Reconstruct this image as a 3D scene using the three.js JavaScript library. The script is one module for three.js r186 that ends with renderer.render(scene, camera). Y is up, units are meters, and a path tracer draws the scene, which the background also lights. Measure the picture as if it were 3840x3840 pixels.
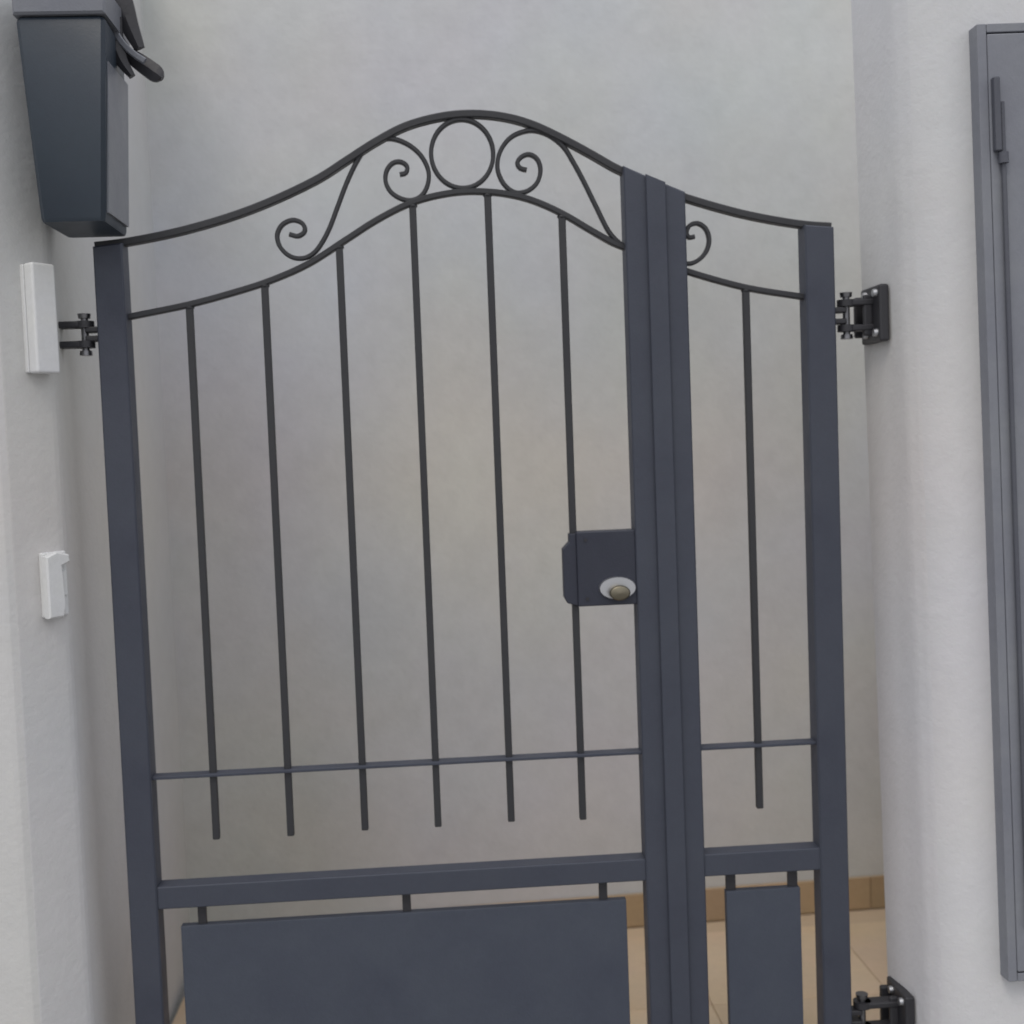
import * as THREE from 'three';
import { RoundedBoxGeometry } from 'three/addons/geometries/RoundedBoxGeometry.js';
import { mergeGeometries, mergeVertices, toCreasedNormals } from 'three/addons/utils/BufferGeometryUtils.js';

// ------------------------------------------------------------------ camera
const scene = new THREE.Scene();
const camera = new THREE.PerspectiveCamera(45, 1, 0.05, 500);
camera.rotation.order = 'YXZ';
camera.rotation.set(THREE.MathUtils.degToRad(-3.075), THREE.MathUtils.degToRad(-3.489), THREE.MathUtils.degToRad(-2.15));
camera.position.set(-0.086, 1.417, 2.445);
camera.userData.fStop = 3.2; camera.focus = 2.02;   // a slightly soft phone picture
scene.add(camera);

// ------------------------------------------------------------------ overcast sky, soft sun
const SUN = new THREE.Vector3(-0.25, 0.9, 0.55).normalize();
{
  const w = 64, h = 32, d = new Float32Array(w * h * 4);
  for (let j = 0; j < h; j++) for (let i = 0; i < w; i++) {
    const el = ((j + 0.5) / h - 0.5) * Math.PI;           // row 0 is the nadir
    const s = Math.max(0, Math.sin(el));
    const L = el > 0 ? 0.86 * (0.66 + 0.34 * s) : 0.26;
    const o = (j * w + i) * 4;
    d[o] = L * 0.975; d[o + 1] = L * 0.985; d[o + 2] = L * 1.04; d[o + 3] = 1;
  }
  const sky = new THREE.DataTexture(d, w, h, THREE.RGBAFormat, THREE.FloatType);
  sky.mapping = THREE.EquirectangularReflectionMapping;
  sky.magFilter = THREE.LinearFilter; sky.minFilter = THREE.LinearFilter; sky.wrapS = THREE.RepeatWrapping;
  sky.needsUpdate = true;
  scene.background = sky; scene.environment = sky;
}
const sun = new THREE.DirectionalLight(0xfff6ea, 0.6);
sun.position.copy(SUN).multiplyScalar(12); sun.target.position.set(0, 1, 0);
sun.castShadow = true; sun.shadow.radius = 40; sun.shadow.mapSize.set(2048, 2048);
Object.assign(sun.shadow.camera, { left: -6, right: 6, top: 6, bottom: -6, near: 0.5, far: 30 });
scene.add(sun, sun.target);

const renderer = new THREE.WebGLRenderer({ antialias: true });
renderer.setSize(1024, 1024);
renderer.toneMapping = THREE.LinearToneMapping;
renderer.toneMappingExposure = 1.33;
renderer.shadowMap.enabled = true;

// ------------------------------------------------------------------ helpers
let seed = 20240611;
const rnd = () => { seed = (seed * 1664525 + 1013904223) >>> 0; return seed / 4294967296; };
const used = {};
const numbered = n => { const k = used[n] = (used[n] ?? -1) + 1; return k ? `${n}_${String(k).padStart(3, '0')}` : n; };

// tileable value noise
function noiseGrid(n) { const a = new Float32Array(n * n); for (let i = 0; i < a.length; i++) a[i] = rnd(); return a; }
function fbm(size, base, octaves, gain = 0.5) {
  const out = new Float32Array(size * size); let amp = 1, tot = 0;
  for (let o = 0; o < octaves; o++) {
    const n = base << o, g = noiseGrid(n);
    for (let y = 0; y < size; y++) {
      const fy = y / size * n, y0 = Math.floor(fy), ty = fy - y0, sy = ty * ty * (3 - 2 * ty);
      const r0 = (y0 % n) * n, r1 = ((y0 + 1) % n) * n;
      for (let x = 0; x < size; x++) {
        const fx = x / size * n, x0 = Math.floor(fx), tx = fx - x0, sx = tx * tx * (3 - 2 * tx);
        const a = g[r0 + x0 % n], b = g[r0 + (x0 + 1) % n], c = g[r1 + x0 % n], e = g[r1 + (x0 + 1) % n];
        out[y * size + x] += amp * ((a + (b - a) * sx) * (1 - sy) + (c + (e - c) * sx) * sy);
      }
    }
    tot += amp; amp *= gain;
  }
  for (let i = 0; i < out.length; i++) out[i] /= tot;
  return out;
}
function tex(size, fn, srgb, metres) {
  const d = new Uint8Array(size * size * 4), c = [0, 0, 0];
  for (let i = 0; i < size * size; i++) {
    fn(i, c); for (let k = 0; k < 3; k++) d[i * 4 + k] = Math.max(0, Math.min(255, Math.round(c[k] * 255))); d[i * 4 + 3] = 255;
  }
  const t = new THREE.DataTexture(d, size, size);
  if (srgb) t.colorSpace = THREE.SRGBColorSpace;
  t.wrapS = t.wrapT = THREE.RepeatWrapping; t.magFilter = THREE.LinearFilter; t.minFilter = THREE.LinearMipmapLinearFilter; t.generateMipmaps = true;
  t.repeat.set(1 / metres, 1 / metres); t.needsUpdate = true;
  return t;
}
const toS = v => v <= 0.0031308 ? v * 12.92 : 1.055 * Math.pow(v, 1 / 2.4) - 0.055;

// plaster: cloudy float marks, faint warm and cool patches, fine sand grain
const plA = fbm(1024, 3, 6, 0.55), plB = fbm(1024, 4, 4, 0.5), plC = fbm(1024, 64, 4, 0.7), plD = fbm(1024, 5, 5, 0.5);
const plGrainT = tex(1024, (i, c) => { const v = 0.62 * plC[i] + 0.38 * plA[i]; c[0] = c[1] = c[2] = v; }, false, 0.85);
function plaster(r, g, b, amount = 1, metres = 2.7) {
  const t = tex(1024, (i, c) => {
    const m = 1 + amount * (0.16 * (plA[i] - 0.5) + 0.07 * (plC[i] - 0.5)), hue = (plB[i] - 0.5) * amount, hue2 = (plD[i] - 0.5) * amount;
    c[0] = toS(r * m * (1 + 0.08 * hue)); c[1] = toS(g * m * (1 + 0.03 * hue2)); c[2] = toS(b * m * (1 - 0.08 * hue - 0.05 * hue2));
  }, true, metres);
  return new THREE.MeshStandardMaterial({ map: t, roughness: 0.93, bumpMap: plGrainT, bumpScale: 0.0013 });
}
// powder-coated steel: orange peel and dusty unevenness
const peel = fbm(512, 48, 3, 0.6), dust = fbm(512, 4, 6, 0.6);
const peelT = tex(512, (i, c) => { c[0] = c[1] = c[2] = peel[i]; }, false, 0.16);
const dustR = tex(512, (i, c) => { c[0] = 0; c[1] = 0.72 + 0.5 * (dust[i] - 0.5); c[2] = 0; }, false, 0.5);
function paint(r, g, b, rough = 0.62, vary = 0.3) {
  const t = tex(512, (i, c) => { const m = 1 + vary * (dust[i] - 0.5) + 0.1 * (peel[i] - 0.5); c[0] = toS(r * m); c[1] = toS(g * m); c[2] = toS(b * m * (1 - 0.1 * (dust[i] - 0.5))); }, true, 0.45);
  return new THREE.MeshStandardMaterial({ map: t, roughness: rough / 0.72, roughnessMap: dustR, bumpMap: peelT, bumpScale: 0.00025 });
}
const M = {
  wallRear: plaster(0.598, 0.6, 0.598, 1.8),
  wallSide: plaster(0.595, 0.595, 0.59, 1.0),
  wallFront: plaster(0.618, 0.615, 0.625, 1.1),
  steel: paint(0.047, 0.054, 0.076, 0.55),
  bar: paint(0.029, 0.030, 0.034, 0.5),
  panel: paint(0.056, 0.066, 0.091, 0.6),
  iron: paint(0.028, 0.028, 0.033, 0.45),
  box: paint(0.024, 0.036, 0.052, 0.45),
  lock: paint(0.027, 0.031, 0.048, 0.5),
  boxLid: paint(0.17, 0.18, 0.205, 0.4),
  shutter: paint(0.205, 0.215, 0.245, 0.5),
  shutterIron: paint(0.085, 0.09, 0.11, 0.5),
  white: paint(0.70, 0.71, 0.71, 0.4, 0.06),
  chrome: new THREE.MeshStandardMaterial({ color: new THREE.Color().setRGB(0.62, 0.63, 0.65), metalness: 1, roughness: 0.36 }),
  brass: new THREE.MeshStandardMaterial({ color: new THREE.Color().setRGB(0.22, 0.2, 0.15), metalness: 1, roughness: 0.45 }),
  hinge: new THREE.MeshStandardMaterial({ color: new THREE.Color().setRGB(0.22, 0.22, 0.23), metalness: 1, roughness: 0.4 }),
  zinc: new THREE.MeshStandardMaterial({ color: new THREE.Color().setRGB(0.5, 0.51, 0.53), metalness: 1, roughness: 0.42 }),
  grout: new THREE.MeshStandardMaterial({ color: new THREE.Color().setRGB(0.58, 0.45, 0.31), roughness: 0.95 }),
};
M.box.bumpScale = 0.0001;
const tileM = [0, 1, 2, 3].map(k => { const f = 0.94 + 0.04 * k; const m = plaster(0.64 * f, 0.49 * f, 0.335 * f, 1.5, 0.9); m.roughness = 0.6; m.bumpScale = 0.0004; return m; });
const skirtM = [0, 1, 2].map(k => { const f = 0.93 + 0.06 * k; const m = plaster(0.46 * f, 0.335 * f, 0.21 * f, 1.6, 0.7); m.roughness = 0.55; m.bumpScale = 0.0004; return m; });
const paveM = plaster(0.30, 0.295, 0.285, 1.8, 1.9);

// uv in metres by the dominant direction of each face
function boxUV(g) {
  if (g.index) g = g.toNonIndexed();
  const p = g.attributes.position, n = p.count, uv = new Float32Array(n * 2);
  const a = new THREE.Vector3(), b = new THREE.Vector3(), c = new THREE.Vector3(), N = new THREE.Vector3();
  for (let i = 0; i < n; i += 3) {
    a.fromBufferAttribute(p, i); b.fromBufferAttribute(p, i + 1); c.fromBufferAttribute(p, i + 2);
    N.copy(b).sub(a).cross(c.clone().sub(a));
    const ax = Math.abs(N.x), ay = Math.abs(N.y), az = Math.abs(N.z);
    for (let k = 0; k < 3; k++) {
      const v = k === 0 ? a : k === 1 ? b : c; let s, t;
      if (az >= ax && az >= ay) { s = v.x; t = v.y; } else if (ax >= ay) { s = v.z + 3.3; t = v.y; } else { s = v.x; t = v.z + 1.7; }
      uv[(i + k) * 2] = s; uv[(i + k) * 2 + 1] = t;
    }
  }
  g.setAttribute('uv', new THREE.BufferAttribute(uv, 2));
  for (const k of Object.keys(g.attributes)) if (!['position', 'normal', 'uv'].includes(k)) g.deleteAttribute(k);
  return g;
}
function mesh(name, geos, mat, parent) {
  const list = (Array.isArray(geos) ? geos : [geos]).map(boxUV);
  const o = new THREE.Mesh(list.length > 1 ? mergeGeometries(list) : list[0], mat);
  o.name = parent ? name : numbered(name); o.castShadow = o.receiveShadow = true;
  (parent ?? scene).add(o);
  return o;
}
function thing(name, label, category, pos = [0, 0, 0], group) {
  const o = new THREE.Group(); o.name = numbered(name); o.position.set(...pos); scene.add(o);
  o.userData = { label, category }; if (group) o.userData.group = group;
  return o;
}
const tag = (o, label, category, group) => { o.userData.label = label; o.userData.category = category; if (group) o.userData.group = group; return o; };
const box = (x0, x1, y0, y1, z0, z1, r = 0.002) => {
  const g = new RoundedBoxGeometry(x1 - x0, y1 - y0, z1 - z0, 2, Math.min(r, (x1 - x0) / 2.1, (y1 - y0) / 2.1, (z1 - z0) / 2.1));
  g.translate((x0 + x1) / 2, (y0 + y1) / 2, (z0 + z1) / 2); return g;
};
const cyl = (r0, r1, h, x, y, z, axis = 'y', seg = 20) => {
  const g = new THREE.CylinderGeometry(r0, r1, h, seg);
  if (axis === 'x') g.rotateZ(Math.PI / 2); if (axis === 'z') g.rotateX(Math.PI / 2);
  g.translate(x, y, z); return g;
};
const extr = (pts, z0, z1, bev = 0.0012) => {
  const g = new THREE.ExtrudeGeometry(new THREE.Shape(pts.map(p => new THREE.Vector2(p[0], p[1]))), { depth: z1 - z0 - 2 * bev, bevelEnabled: bev > 0, bevelThickness: bev, bevelSize: bev, bevelOffset: -bev, bevelSegments: 1 });
  g.translate(0, 0, z0 + bev); return g;
};
// a flat iron bar bent along a curve in the gate's plane: t = width seen from the front (may taper), z0..z1 = depth
function bent(pts, t, z0, z1, n = 60, closed = false) {
  const cv = new THREE.CatmullRomCurve3(pts.map(p => new THREE.Vector3(p[0], p[1], 0)), closed, 'centripetal');
  const ps = cv.getSpacedPoints(n), P = [], I = [], UVs = [], m = closed ? n : n + 1, bv = Math.min(0.0022, t * 0.25);
  for (let i = 0; i < m; i++) {
    const a = ps[closed ? (i - 1 + n) % n : Math.max(0, i - 1)], b = ps[closed ? (i + 1) % n : Math.min(n, i + 1)];
    const dx = b.x - a.x, dy = b.y - a.y, l = Math.hypot(dx, dy), nx = -dy / l, ny = dx / l, h = t / 2, p = ps[i];
    for (const [o, z] of [[h - bv, z1], [-h + bv, z1], [-h, z1 - bv], [-h, z0 + bv], [-h + bv, z0], [h - bv, z0], [h, z0 + bv], [h, z1 - bv]]) P.push(p.x + nx * o, p.y + ny * o, z);
  }
  const seg = closed ? n : n;
  for (let i = 0; i < seg; i++) for (let k = 0; k < 8; k++) {
    const a = i * 8 + k, b = i * 8 + (k + 1) % 8, j = closed ? (i + 1) % n : i + 1, c = j * 8 + k, d = j * 8 + (k + 1) % 8;
    I.push(a, c, b, b, c, d);
  }
  if (!closed) for (let k = 1; k < 7; k++) { I.push(0, k, k + 1); const o = n * 8; I.push(o, o + k + 1, o + k); }
  const g = new THREE.BufferGeometry(); g.setAttribute('position', new THREE.Float32BufferAttribute(P, 3)); g.setIndex(I);
  g.computeVertexNormals();
  return toCreasedNormals(g, 0.6);
}
// wall standing on a plan outline (x, z), counter-clockwise seen from above is not required: both sides are drawn
function planWall(plan, y0, y1, crease = 0.7) {
  const s = new THREE.Shape(plan.map(p => new THREE.Vector2(p[0], -p[1])));
  const g = new THREE.ExtrudeGeometry(s, { depth: y1 - y0, bevelEnabled: false });
  g.rotateX(-Math.PI / 2); g.translate(0, y0, 0);
  g.deleteAttribute('uv'); g.deleteAttribute('normal');
  return toCreasedNormals(mergeVertices(g, 1e-4), crease);
}
const arc = (cx, cz, r, a0, a1, n) => Array.from({ length: n + 1 }, (_, i) => { const a = (a0 + (a1 - a0) * i / n) * Math.PI / 180; return [cx + r * Math.cos(a), cz + r * Math.sin(a)]; });

// ------------------------------------------------------------------ setting
{
  const g = mesh('ground', box(-60, 60, -0.3, -0.012, -60, 60, 0.001), paveM); g.userData.kind = 'structure';
  const f = mesh('courtyard_floor', box(-0.80, 3.19, -0.008, 0.0, -1.16, 0.02, 0.001), M.grout); f.userData.kind = 'structure';
  const T = 0.45, gap = 0.0016;
  const tg = boxUV(new RoundedBoxGeometry(T - gap, 0.006, T - gap, 1, 0.0015));
  for (let i = 0; i < 9; i++) for (let j = 0; j < 2; j++) {
    const x0 = -0.80 + i * T, z0 = -0.985 + j * T;
    const o = new THREE.Mesh(tg, tileM[Math.floor(rnd() * 4)]); o.name = 'floor_tile';
    o.position.set(x0 + T / 2, 0.0025 + rnd() * 0.0006, z0 + T / 2); o.rotation.y = Math.floor(rnd() * 4) * Math.PI / 2; o.castShadow = o.receiveShadow = true; f.add(o);
  }
}
const FZ = 0.15;                       // street face of the boundary walls
{ // rear wall of the courtyard with its tiled skirting
  const w = thing('rear_wall', 'tall rough pale plaster wall closing the courtyard behind the gate', 'wall', [0, 0, -1.055]);
  w.rotation.y = 0.0395;
  mesh('plaster', planWall([[-1.2, 0], [3.5, 0], [3.5, -0.25], [-1.2, -0.25]], -0.01, 3.0), M.wallRear, w);
  const L = 0.33;
  for (let i = 0; i < 12; i++) mesh('skirting_tile', box(-0.825 + i * L, -0.825 + i * L + L - 0.002, 0.004, 0.100, 0.001, 0.012, 0.002), skirtM[i % 3], w);
}
{ // side wall: runs from the street to the courtyard corner, its street corner cut off at a slant
  const w = thing('side_wall', 'pale plaster side wall with slanted corner that carries the dark box and white intercom', 'wall');
  const c1 = [-0.792, 0.05], c2 = [-0.868, FZ];
  // the two edges of the slant are rounded off
  const q = (a, b, c, n = 6) => Array.from({ length: n + 1 }, (_, i) => { const t = i / n, u = 1 - t; return [u * u * a[0] + 2 * u * t * b[0] + t * t * c[0], u * u * a[1] + 2 * u * t * b[1] + t * t * c[1]]; });
  const mix = (a, b, t) => [a[0] + (b[0] - a[0]) * t, a[1] + (b[1] - a[1]) * t];
  const back = [-0.828, -1.08];
  const plan = [back, ...q(mix(c1, back, 0.015), c1, mix(c1, c2, 0.13)), ...q(mix(c1, c2, 0.87), c2, [c2[0] - 0.016, FZ]), [-4.5, FZ], [-4.5, -1.08]];
  mesh('plaster', planWall(plan, -0.01, 2.8, 1.2), M.wallSide, w);
}
{ // street wall beside the gate, rounded corner, shutter on its face
  const w = thing('street_wall', 'smooth pale plaster wall with rounded corner between the narrow leaf and the grey shutter', 'wall');
  const r = 0.095, X = 0.815;
  const plan = [[X - 0.006, -0.06], [X + 0.012, FZ - r - 0.005], ...arc(X + 0.014 + r, FZ - r, r, 172, 90, 12).slice(1), [4.5, FZ], [4.5, -0.06]];
  mesh('plaster', planWall(plan, -0.12, 2.5, 1.2), M.wallFront, w);
  w.rotation.z = 0.016; w.position.x = 0.0205;      // the old wall leans a little
}
tag(mesh('end_wall', planWall([[3.2, -1.075], [3.45, -1.075], [3.45, -0.065], [3.2, -0.065]], -0.01, 2.2), M.wallSide), 'pale plaster wall at the far end of the courtyard passage', 'wall');

// ------------------------------------------------------------------ gate
const TOP = [[-0.7185, 1.829], [-0.659, 1.835], [-0.539, 1.857], [-0.414, 1.893], [-0.289, 1.946], [-0.232, 1.980], [-0.175, 2.014], [-0.12, 2.041], [-0.066, 2.056], [-0.013, 2.063], [0.039, 2.062], [0.092, 2.053], [0.134, 2.039], [0.174, 2.020], [0.213, 1.999], [0.253, 1.976], [0.288, 1.955], [0.330, 1.934], [0.426, 1.893], [0.541, 1.858], [0.659, 1.834], [0.7185, 1.828]];
const LOW = [[-0.665, 1.692], [-0.545, 1.713], [-0.473, 1.730], [-0.398, 1.751], [-0.317, 1.783], [-0.239, 1.829], [-0.184, 1.862], [-0.129, 1.889], [-0.091, 1.902], [-0.048, 1.911], [-0.007, 1.915], [0.033, 1.914], [0.073, 1.909], [0.114, 1.899], [0.154, 1.883], [0.194, 1.862], [0.234, 1.837], [0.283, 1.808], [0.330, 1.788], [0.429, 1.748], [0.541, 1.714], [0.666, 1.690]];
const curveY = (C, x) => { for (let i = 1; i < C.length; i++) if (x <= C[i][0]) { const a = C[i - 1], b = C[i], t = (x - a[0]) / (b[0] - a[0]); return a[1] + t * (b[1] - a[1]); } return C[C.length - 1][1]; };
const cut = (C, x0, x1) => [[x0, curveY(C, x0)], ...C.filter(p => p[0] > x0 + 0.004 && p[0] < x1 - 0.004), [x1, curveY(C, x1)]];
const S1 = 0.304, S1b = 0.361, S2 = 0.367, S2b = 0.424;       // meeting stiles
const POSTW = 0.055, E0 = -0.7185, E1 = 0.7185, BOT = 0.045;
const weld = (x, y, z, s = 0.011) => { const g = new THREE.SphereGeometry(s, 10, 8); g.scale(1, 0.6, 1); g.translate(x, y, z); return g; };
const stile = (x0, x1, ya, yb, z0 = -0.026, z1 = 0.026) => extr([[x0, BOT], [x1, BOT], [x1, yb], [x0, ya]], z0, z1, 0.003);
const squareBar = (x, y0, y1, w = 0.0135, tilt = 0) => { const g = box(-w / 2, w / 2, y0, y1, -w / 2, w / 2, 0.0025); if (tilt) g.applyMatrix4(new THREE.Matrix4().makeShear(0, 0, tilt, 0, 0, 0)); g.translate(x, 0, 0); return g; };
function panelGeo(x0, x1, y0, y1) { // folded sheet: face with a turned-back rim
  const t = 0.0025, d = 0.018;
  return [box(x0, x1, y0, y1, 0.006, 0.0085, 0.001), box(x0, x1, y1 - t, y1 + 0.0005, 0.0075 - d, 0.0075, 0.0008), box(x0 - 0.0005, x0 + t, y0, y1, 0.0075 - d, 0.0075, 0.0008), box(x1 - t, x1 + 0.0005, y0, y1, 0.0075 - d, 0.0075, 0.0008), box(x0, x1, y0 - 0.0005, y0 + t, 0.0075 - d, 0.0075, 0.0008)];
}

const leaves = [];
{ // wide leaf
  const g = leaves[0] = thing('gate_leaf', 'wide slate grey wrought iron gate leaf with arched top, scrolls and lock', 'gate', [0, 0, 0], 'leaves of the iron gate');
  mesh('stile', stile(E0, E0 + POSTW, curveY(TOP, E0) - 0.004, curveY(TOP, E0 + POSTW) - 0.004), M.steel, g);
  mesh('stile', stile(S1, S1b, curveY(TOP, S1) + 0.006, curveY(TOP, S1b) + 0.006), M.steel, g);
  mesh('cover_strip', extr([[0.346, BOT + 0.01], [0.384, BOT + 0.01], [0.384, curveY(TOP, 0.384) + 0.007], [0.346, curveY(TOP, 0.346) + 0.007]], 0.0268, 0.034, 0.0015), M.steel, g);
  mesh('top_rail', bent(cut(TOP, E0, S1 + 0.004), 0.0145, -0.011, 0.011, 90), M.bar, g);
  mesh('arched_rail', bent(cut(LOW, E0 + POSTW - 0.003, S1 + 0.004), 0.0115, -0.009, 0.009, 90), M.bar, g);
  const ring = [];
  for (let i = 0; i < 40; i++) { const a = i / 40 * 2 * Math.PI; ring.push([-0.008 + 0.0605 * Math.cos(a), 1.988 + 0.066 * Math.sin(a)]); }
  mesh('ring', bent(ring, 0.0085, -0.0075, 0.0075, 72, true), M.bar, g);
  mesh('scroll', bent([[-0.349, 1.842], [-0.332, 1.838], [-0.319, 1.847], [-0.322, 1.861], [-0.340, 1.869], [-0.361, 1.861], [-0.372, 1.843], [-0.370, 1.823], [-0.358, 1.806], [-0.340, 1.796], [-0.320, 1.796], [-0.302, 1.806], [-0.287, 1.824], [-0.271, 1.852], [-0.253, 1.894], [-0.234, 1.938], [-0.214, 1.976], [-0.196, 2.001], [-0.170, 2.017], [-0.143, 2.020], [-0.112, 2.008], [-0.088, 1.986], [-0.075, 1.956], [-0.078, 1.929], [-0.091, 1.909], [-0.111, 1.901], [-0.133, 1.906], [-0.151, 1.920], [-0.159, 1.940], [-0.155, 1.961], [-0.142, 1.974], [-0.127, 1.975], [-0.116, 1.966], [-0.119, 1.954], [-0.131, 1.951]], 0.0085, -0.0068, 0.0068, 190), M.bar, g);
  mesh('scroll', bent([[0.117, 1.954], [0.104, 1.958], [0.099, 1.968], [0.107, 1.979], [0.122, 1.984], [0.137, 1.976], [0.144, 1.956], [0.137, 1.930], [0.118, 1.914], [0.093, 1.911], [0.072, 1.927], [0.060, 1.957], [0.066, 1.990], [0.089, 2.018], [0.126, 2.030], [0.159, 2.022], [0.190, 1.998], [0.209, 1.967], [0.228, 1.930], [0.251, 1.880], [0.275, 1.830], [0.291, 1.811], [0.308, 1.798]], 0.0085, -0.0068, 0.0068, 150), M.bar, g);
  const bx = [-0.547, -0.401, -0.254, -0.1085, 0.0385, 0.183];
  bx.forEach((x, i) => mesh('baluster', [squareBar(x, 0.662 + (rnd() - 0.5) * 0.006, curveY(LOW, x) - 0.002, 0.0138, 0), weld(x, curveY(LOW, x) - 0.006, 0, 0.0095)], M.bar, g));
  mesh('cross_bar', box(E0 + POSTW - 0.001, S1 + 0.001, 0.789, 0.7955, -0.015, 0.015, 0.0015), M.steel, g);
  mesh('middle_rail', box(E0 + POSTW - 0.001, S1 + 0.001, 0.533, 0.578, -0.022, 0.022, 0.003), M.steel, g);
  mesh('bottom_rail', box(E0 + POSTW - 0.001, S1 + 0.001, BOT + 0.002, 0.092, -0.022, 0.022, 0.003), M.steel, g);
  mesh('panel', panelGeo(-0.624, 0.264, 0.135, 0.4915), M.panel, g);
  for (const x of [-0.583, -0.178, 0.219]) mesh('panel_tab', box(x - 0.0085, x + 0.0085, 0.485, 0.5345, -0.006, 0.002, 0.001), M.iron, g);
  for (const x of [-0.583, -0.178, 0.219]) mesh('panel_tab', box(x - 0.0085, x + 0.0085, 0.0905, 0.14, -0.006, 0.002, 0.001), M.iron, g);
  // lock welded between the last baluster and the stile
  const lk = mesh('lock_case', [box(0.187, S1 + 0.001, 1.093, 1.2415, -0.019, 0.021, 0.003)], M.lock, g);
  lk.userData.label = 'dark lock case with a bright oval handle plate';
  mesh('lock_flange', [extr([[0.1665, 1.1], [0.1875, 1.094], [0.1875, 1.238], [0.1735, 1.238], [0.1735, 1.222], [0.160, 1.208], [0.160, 1.112]], -0.012, 0.016, 0.0015)], M.lock, lk);
  const esc = new THREE.CylinderGeometry(0.0215, 0.023, 0.006, 32); esc.rotateX(Math.PI / 2); esc.scale(1.65, 1.0, 1); esc.translate(0.2655, 1.1275, 0.0245);
  mesh('handle_plate', esc, M.chrome, lk);
  const knob = new THREE.LatheGeometry([[0, 0], [0.012, 0], [0.012, 0.006], [0.0165, 0.010], [0.0165, 0.016], [0.013, 0.020], [0, 0.0215]].map(p => new THREE.Vector2(...p)), 24); knob.rotateX(Math.PI / 2); knob.scale(1.25, 0.9, 1); knob.translate(0.2675, 1.1195, 0.0265);
  mesh('knob', knob, M.brass, lk);
  mesh('screw', [cyl(0.0035, 0.0035, 0.003, 0.205, 1.225, 0.0215, 'z', 10)], M.iron, lk); mesh('screw', [cyl(0.0035, 0.0035, 0.003, 0.205, 1.108, 0.0215, 'z', 10)], M.iron, lk);
}
{ // narrow leaf
  const g = leaves[1] = thing('gate_leaf', 'narrow slate grey iron gate leaf with one baluster beside the rounded street wall', 'gate', [0, 0, 0], 'leaves of the iron gate');
  mesh('stile', stile(S2, S2b, curveY(TOP, S2) + 0.006, curveY(TOP, S2b) + 0.006), M.steel, g);
  mesh('stile', stile(E1 - POSTW - 0.003, E1, curveY(TOP, E1 - POSTW) - 0.004, curveY(TOP, E1) - 0.004), M.steel, g);
  mesh('top_rail', bent(cut(TOP, S2b - 0.004, E1), 0.0145, -0.011, 0.011, 40), M.bar, g);
  mesh('arched_rail', bent(cut(LOW, S2b - 0.004, E1 - POSTW), 0.0115, -0.009, 0.009, 40), M.bar, g);
  mesh('scroll', bent([[0.421, 1.764], [0.438, 1.764], [0.457, 1.774], [0.470, 1.791], [0.474, 1.811], [0.467, 1.832], [0.451, 1.842], [0.435, 1.837], [0.429, 1.823], [0.434, 1.815], [0.445, 1.816]], 0.0085, -0.0068, 0.0068, 70), M.bar, g);
  mesh('baluster', [squareBar(0.545, 0.662, curveY(LOW, 0.545) - 0.002, 0.0138), weld(0.545, curveY(LOW, 0.545) - 0.006, 0, 0.0095)], M.bar, g);
  mesh('cross_bar', box(S2b - 0.001, E1 - POSTW + 0.001, 0.790, 0.7965, -0.015, 0.015, 0.0015), M.steel, g);
  mesh('middle_rail', box(S2b - 0.001, E1 - POSTW + 0.001, 0.534, 0.580, -0.022, 0.022, 0.003), M.steel, g);
  mesh('bottom_rail', box(S2b - 0.001, E1 - POSTW + 0.001, BOT + 0.002, 0.092, -0.022, 0.022, 0.003), M.steel, g);
  mesh('panel', panelGeo(0.470, 0.622, 0.135, 0.4955), M.panel, g);
  for (const x of [0.481, 0.609]) mesh('panel_tab', box(x - 0.010, x + 0.010, 0.470, 0.5355, -0.006, 0.002, 0.001), M.iron, g);
  for (const x of [0.481, 0.609]) mesh('panel_tab', box(x - 0.010, x + 0.010, 0.0905, 0.16, -0.006, 0.002, 0.001), M.iron, g);
}

// ------------------------------------------------------------------ hinges: lugs, wall plate, bolts, pin
function hinge(leaf, x, y, side, wallX, plate, gap) { // side +1: wall to the right of the stile; origin on the pin
  const w = (wallX - x) * side, sx = v => v * side, bb = (a, b, ...r) => box(Math.min(sx(a), sx(b)), Math.max(sx(a), sx(b)), ...r);
  const stileX = 0.7185 - Math.abs(x), body = [];
  for (const s of [-1, 1]) {
    body.push(bb(0, w + 0.004, s * gap - 0.0065, s * gap + 0.0065, -0.016, 0.016, 0.004), cyl(0.018, 0.018, 0.013, 0, s * gap, 0));
    body.push(bb(stileX + 0.001, -0.003, s * gap * 0.45 - 0.0055, s * gap * 0.45 + 0.0055, -0.014, 0.014, 0.003));
  }
  const h = mesh('hinge', body, M.iron, leaf); h.position.set(x, y, 0);
  mesh('pin', [cyl(0.007, 0.007, 2 * gap + 0.032, 0, 0, 0), cyl(0.0125, 0.011, 0.009, 0, gap + 0.0165, 0), cyl(0.0115, 0.0125, 0.009, 0, -gap - 0.0165, 0, 'y', 6)], M.hinge, h);
  if (!plate) return;
  mesh('wall_plate', [bb(w - 0.016, w + 0.004, -0.056, 0.056, -0.055, 0.052, 0.005), bb(w - 0.034, w - 0.015, -0.042, 0.040, -0.05, -0.036, 0.004), bb(w - 0.034, w - 0.015, -0.042, 0.040, 0.004, 0.014, 0.004)], M.iron, h);
  for (const [yy, zz] of [[-0.038, 0.034], [0.040, 0.034], [-0.038, -0.022], [0.040, -0.022]]) mesh('bolt', cyl(0.0075, 0.0085, 0.008, sx(w - 0.019), yy, zz, 'x', 8), M.zinc, h);
}
hinge(leaves[1], 0.748, 1.651, 1, 0.813, true, 0.025);
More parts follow.
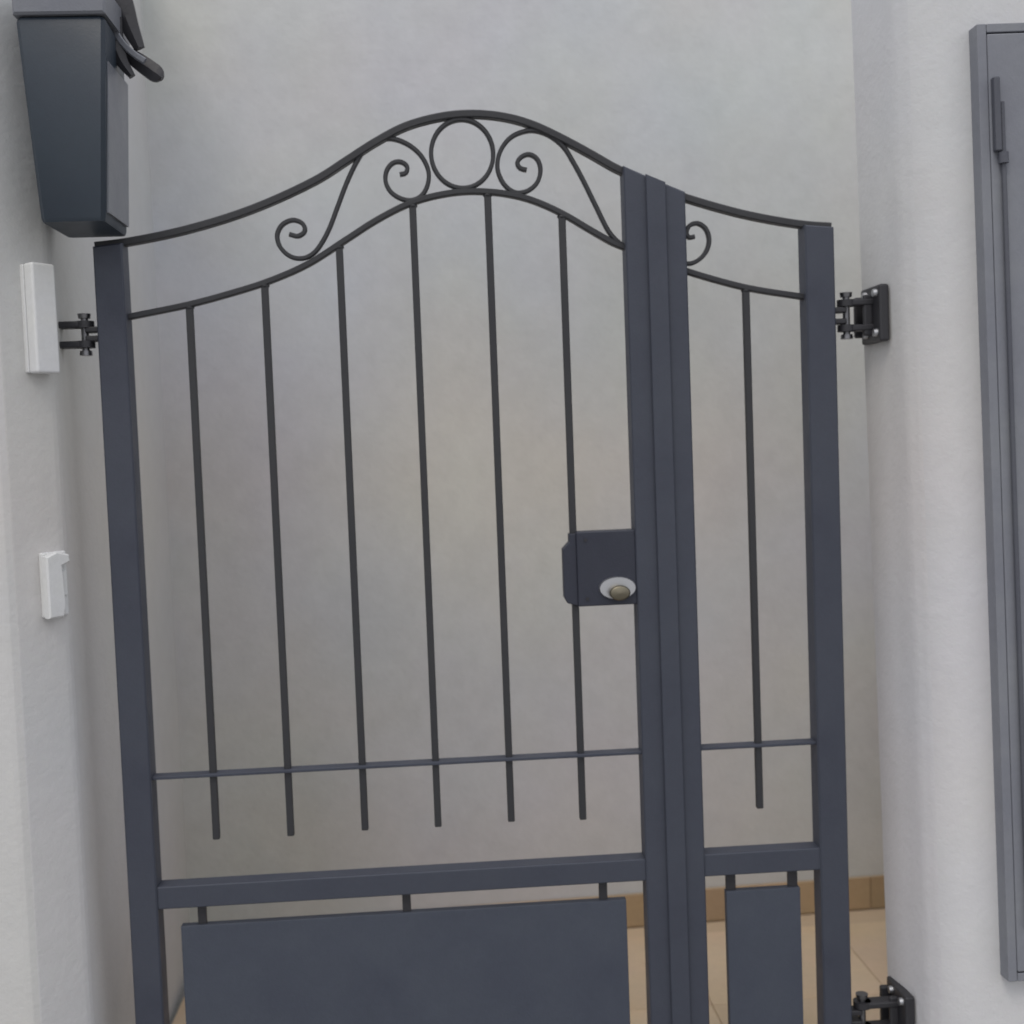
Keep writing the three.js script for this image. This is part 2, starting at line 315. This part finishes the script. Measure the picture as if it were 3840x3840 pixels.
hinge(leaves[1], 0.748, 0.216, 1, 0.836, true, 0.025);
hinge(leaves[0], -0.748, 1.661, -1, -0.797, false, 0.019);
hinge(leaves[0], -0.748, 0.216, -1, -0.797, false, 0.019);

// ------------------------------------------------------------------ things on the side wall
{ // dark tapered box above the gate
  const g = thing('wall_box', 'dark slate tapered box with grey lid on the side wall above the gate', 'mailbox', [-0.715, 1.846, 0.088]);
  const H = 0.356, fz = 0.089, bz = -0.089;
  const v = (x, y, z) => [x + 0.715, y - 1.846, z];
  // eight corners, wider at the top
  const T = [v(-0.791, 2.202, fz), v(-0.636, 2.202, fz), v(-0.645, 2.202, bz), v(-0.791, 2.202, bz)], B = [v(-0.769, 1.846, fz - 0.006), v(-0.656, 1.846, fz - 0.006), v(-0.658, 1.846, bz), v(-0.769, 1.846, bz)];
  const hull = (top, bot, r) => { // bevelled corner prism from two quads
    const ins = (Q, k) => { const c = [0, 1, 2].map(a => (Q[0][a] + Q[1][a] + Q[2][a] + Q[3][a]) / 4); const o = []; for (let i = 0; i < 4; i++) { const p = Q[i], a = Q[(i + 3) % 4], b = Q[(i + 1) % 4]; for (const q of [a, b]) { const l = Math.hypot(q[0] - p[0], q[2] - p[2]); o.push([p[0] + (q[0] - p[0]) * r / l, p[1], p[2] + (q[2] - p[2]) * r / l]); } } return o.map(p => [c[0] + (p[0] - c[0]) * k, p[1], c[2] + (p[2] - c[2]) * k]); };
    const t0 = ins(top, 1).map(p => [p[0], p[1] - r, p[2]]), t1 = ins(top, 0.97), b0 = ins(bot, 1).map(p => [p[0], p[1] + r, p[2]]), b1 = ins(bot, 0.96);
    const R = [b1, b0, t0, t1], P = [], I = []; R.forEach(r8 => r8.forEach(p => P.push(...p)));
    for (let k = 0; k < 3; k++) for (let i = 0; i < 8; i++) { const a = k * 8 + i, b = k * 8 + (i + 1) % 8; I.push(a, b, a + 8, b, b + 8, a + 8); }
    for (let i = 1; i < 7; i++) { I.push(0, i + 1, i); I.push(24, 24 + i, 24 + i + 1); }
    const gg = new THREE.BufferGeometry(); gg.setAttribute('position', new THREE.Float32BufferAttribute(P, 3)); gg.setIndex(I); return toCreasedNormals(gg, 0.5);
  };
  mesh('body', hull(T, B, 0.007), M.box, g);
  // door on the face turned to the gate opening, slightly proud
  const dq = (y0, y1, z0, z1) => { const xa = y => -0.657 + (y - 1.846) / H * 0.0165 + 0.715; const P = []; for (const [y, z] of [[y0, z0], [y0, z1], [y1, z1], [y1, z0]]) P.push([xa(y), y - 1.846, z]); const gg = new THREE.BufferGeometry(), pos = [], q = (a, b, c, d) => pos.push(...a, ...b, ...c, ...a, ...c, ...d), O = P.map(p => [p[0] + 0.005, p[1], p[2]]); q(O[0], O[3], O[2], O[1]); for (let i = 0; i < 4; i++) q(P[i], P[(i + 1) % 4], O[(i + 1) % 4], O[i]); gg.setAttribute('position', new THREE.Float32BufferAttribute(pos, 3)); gg.computeVertexNormals(); return gg; };
  mesh('door', dq(1.862, 2.13, -0.076, 0.070), M.boxLid, g);
  const lid = mesh('lid', [extr([[-0.078, 0.3585], [0.082, 0.3585], [0.084, 0.405], [0.07, 0.425], [-0.078, 0.425]], -0.085, 0.098, 0.004)], M.boxLid, g);
  lid.userData.label = 'lighter grey lid';
  // black iron leaves curling off the lid's corner into the opening
  const leaf = (pts, wd, name) => { const cv = new THREE.CatmullRomCurve3(pts.map(p => new THREE.Vector3(p[0] + 0.715, p[1] - 1.846, p[2] - 0.088))); const n = 24, P = [], I = [];
    for (let i = 0; i <= n; i++) { const t = i / n, p = cv.getPoint(t), d = cv.getTangent(t), nx = -d.y, ny = d.x, l = Math.hypot(nx, ny) || 1, h = wd(t) / 2, th = 0.004; for (const [o, z] of [[h, -th], [h, th], [0, th * 2.2], [-h, th], [-h, -th], [0, -th * 1.4]]) P.push(p.x + nx / l * o, p.y + ny / l * o, p.z + z); }
    for (let i = 0; i < n; i++) for (let k = 0; k < 6; k++) { const a = i * 6 + k, b = i * 6 + (k + 1) % 6; I.push(a, b, a + 6, b, b + 6, a + 6); }
    for (let k = 1; k < 5; k++) { I.push(0, k + 1, k); I.push(n * 6, n * 6 + k, n * 6 + k + 1); }
    const gg = new THREE.BufferGeometry(); gg.setAttribute('position', new THREE.Float32BufferAttribute(P, 3)); gg.setIndex(I); mesh(name, toCreasedNormals(gg, 0.5), M.iron, g); };
  leaf([[-0.645, 2.312, 0.06], [-0.632, 2.265, 0.06], [-0.620, 2.225, 0.06], [-0.603, 2.181, 0.06]], t => 0.046 - 0.027 * t * t, 'bracket_leaf');
  leaf([[-0.652, 2.192, 0.05], [-0.628, 2.175, 0.052], [-0.600, 2.154, 0.055], [-0.564, 2.126, 0.06]], t => t > 0.86 ? 0.033 * Math.sqrt(Math.max(0.05, 1 - ((t - 0.86) / 0.145) ** 2)) : 0.013 + 0.020 * Math.sin(t / 0.86 * 1.57), 'bracket_leaf');
  leaf([[-0.652, 2.230, 0.075], [-0.646, 2.192, 0.075], [-0.634, 2.155, 0.075], [-0.616, 2.126, 0.075]], t => 0.046 - 0.034 * t, 'bracket_leaf');
  const st = mesh('bracket_strap', bent([[0.060, 0.400], [0.068, 0.372], [0.084, 0.342], [0.102, 0.322], [0.124, 0.306]], 0.012, -0.014, -0.004, 30), M.boxLid, g); st.userData.label = 'thin grey curved strap';
}
// the slanted corner: local frame with +z out of the plaster
const slant = { mid: [-0.830, 0.10], ang: Math.atan2(0.10, 0.076) }; // normal (0.796, 0.605)
{ // intercom
  const g = thing('intercom', 'tall narrow white intercom unit below the dark box', 'intercom', [-0.8157, 1.683, 0.0817]);
  g.rotation.y = slant.ang;
  mesh('back_plate', box(-0.026, 0.026, -0.099, 0.100, -0.003, 0.008, 0.003), M.white, g);
  const s = new RoundedBoxGeometry(0.050, 0.202, 0.026, 4, 0.005); s.translate(0, 0.0005, 0.021);
  mesh('housing', s, M.white, g);
}
{ // door bell
  const g = thing('door_bell', 'small white door bell on the slanted wall corner', 'door bell', [-0.8145, 1.188, 0.0805]);
  g.rotation.y = slant.ang;
  mesh('base', box(-0.024, 0.030, -0.060, 0.0625, -0.002, 0.010, 0.004), M.white, g);
  mesh('cover', [extr([[-0.026, -0.060], [0.006, -0.060], [0.012, -0.040], [0.010, 0.01], [0.008, 0.036], [0.026, 0.042], [0.024, 0.056], [-0.004, 0.0635], [-0.026, 0.055]], 0.0095, 0.027, 0.003)], M.white, g);
  mesh('push_button', [box(0.013, 0.026, -0.022, 0.026, 0.009, 0.015, 0.003)], M.white, g);
}

// ------------------------------------------------------------------ shutter on the street wall
{
  const X0 = 0.958, X1 = 1.46, Y0 = 0.352, Y1 = 2.160;
  const g = thing('window_shutter', 'closed grey metal shutter with dark locking rod on the street wall', 'shutter', [X0 + 0.017, Y0, FZ]);
  g.rotation.z = 0.017;
  const W = X1 - X0, H = Y1 - Y0, z0 = 0.001, z1 = 0.036;
  mesh('outer_frame', [box(-0.002, 0.016, 0, H, -0.002, 0.034, 0.002), box(W - 0.016, W + 0.002, 0, H, -0.002, 0.034, 0.002), box(0.0165, W - 0.0165, H - 0.016, H, -0.002, 0.034, 0.002), box(0.0165, W - 0.0165, 0, 0.016, -0.002, 0.034, 0.002)], M.shutter, g);
  mesh('stile', box(0.0163, 0.094, 0.019, H - 0.019, z0, z1, 0.003), M.shutter, g);
  mesh('stile', box(W - 0.094, W - 0.019, 0.019, H - 0.019, z0, z1, 0.003), M.shutter, g);
  mesh('rail', box(0.0945, W - 0.0945, H - 0.095, H - 0.0195, z0, z1 - 0.001, 0.003), M.shutter, g);
  mesh('rail', box(0.0945, W - 0.0945, 0.0195, 0.095, z0, z1 - 0.001, 0.003), M.shutter, g);
  const n = 40, y0 = 0.1, dy = (H - 0.2) / n;
  for (let i = 0; i < n; i++) { const s = new RoundedBoxGeometry(W - 0.19, 0.006, 0.045, 1, 0.002); s.rotateX(0.75); s.translate(W / 2, y0 + (i + 0.5) * dy, 0.018); mesh('slat', s, M.shutter, g); }
  mesh('backing', box(0.05, W - 0.05, 0.05, H - 0.05, -0.004, 0.0005, 0.0005), M.shutterIron, g);
  mesh('locking_rod', [cyl(0.0045, 0.0045, H - 0.25, 0.037, H / 2 - 0.02, z1 + 0.006)], M.shutterIron, g);
  for (const y of [H - 0.165]) mesh('rod_guide', [box(0.020, 0.032, y - 0.07, y + 0.065, z1 - 0.001, z1 + 0.014, 0.003), cyl(0.009, 0.009, 0.020, 0.036, y - 0.082, z1 + 0.008)], M.shutterIron, g);
}
renderer.render(scene, camera);
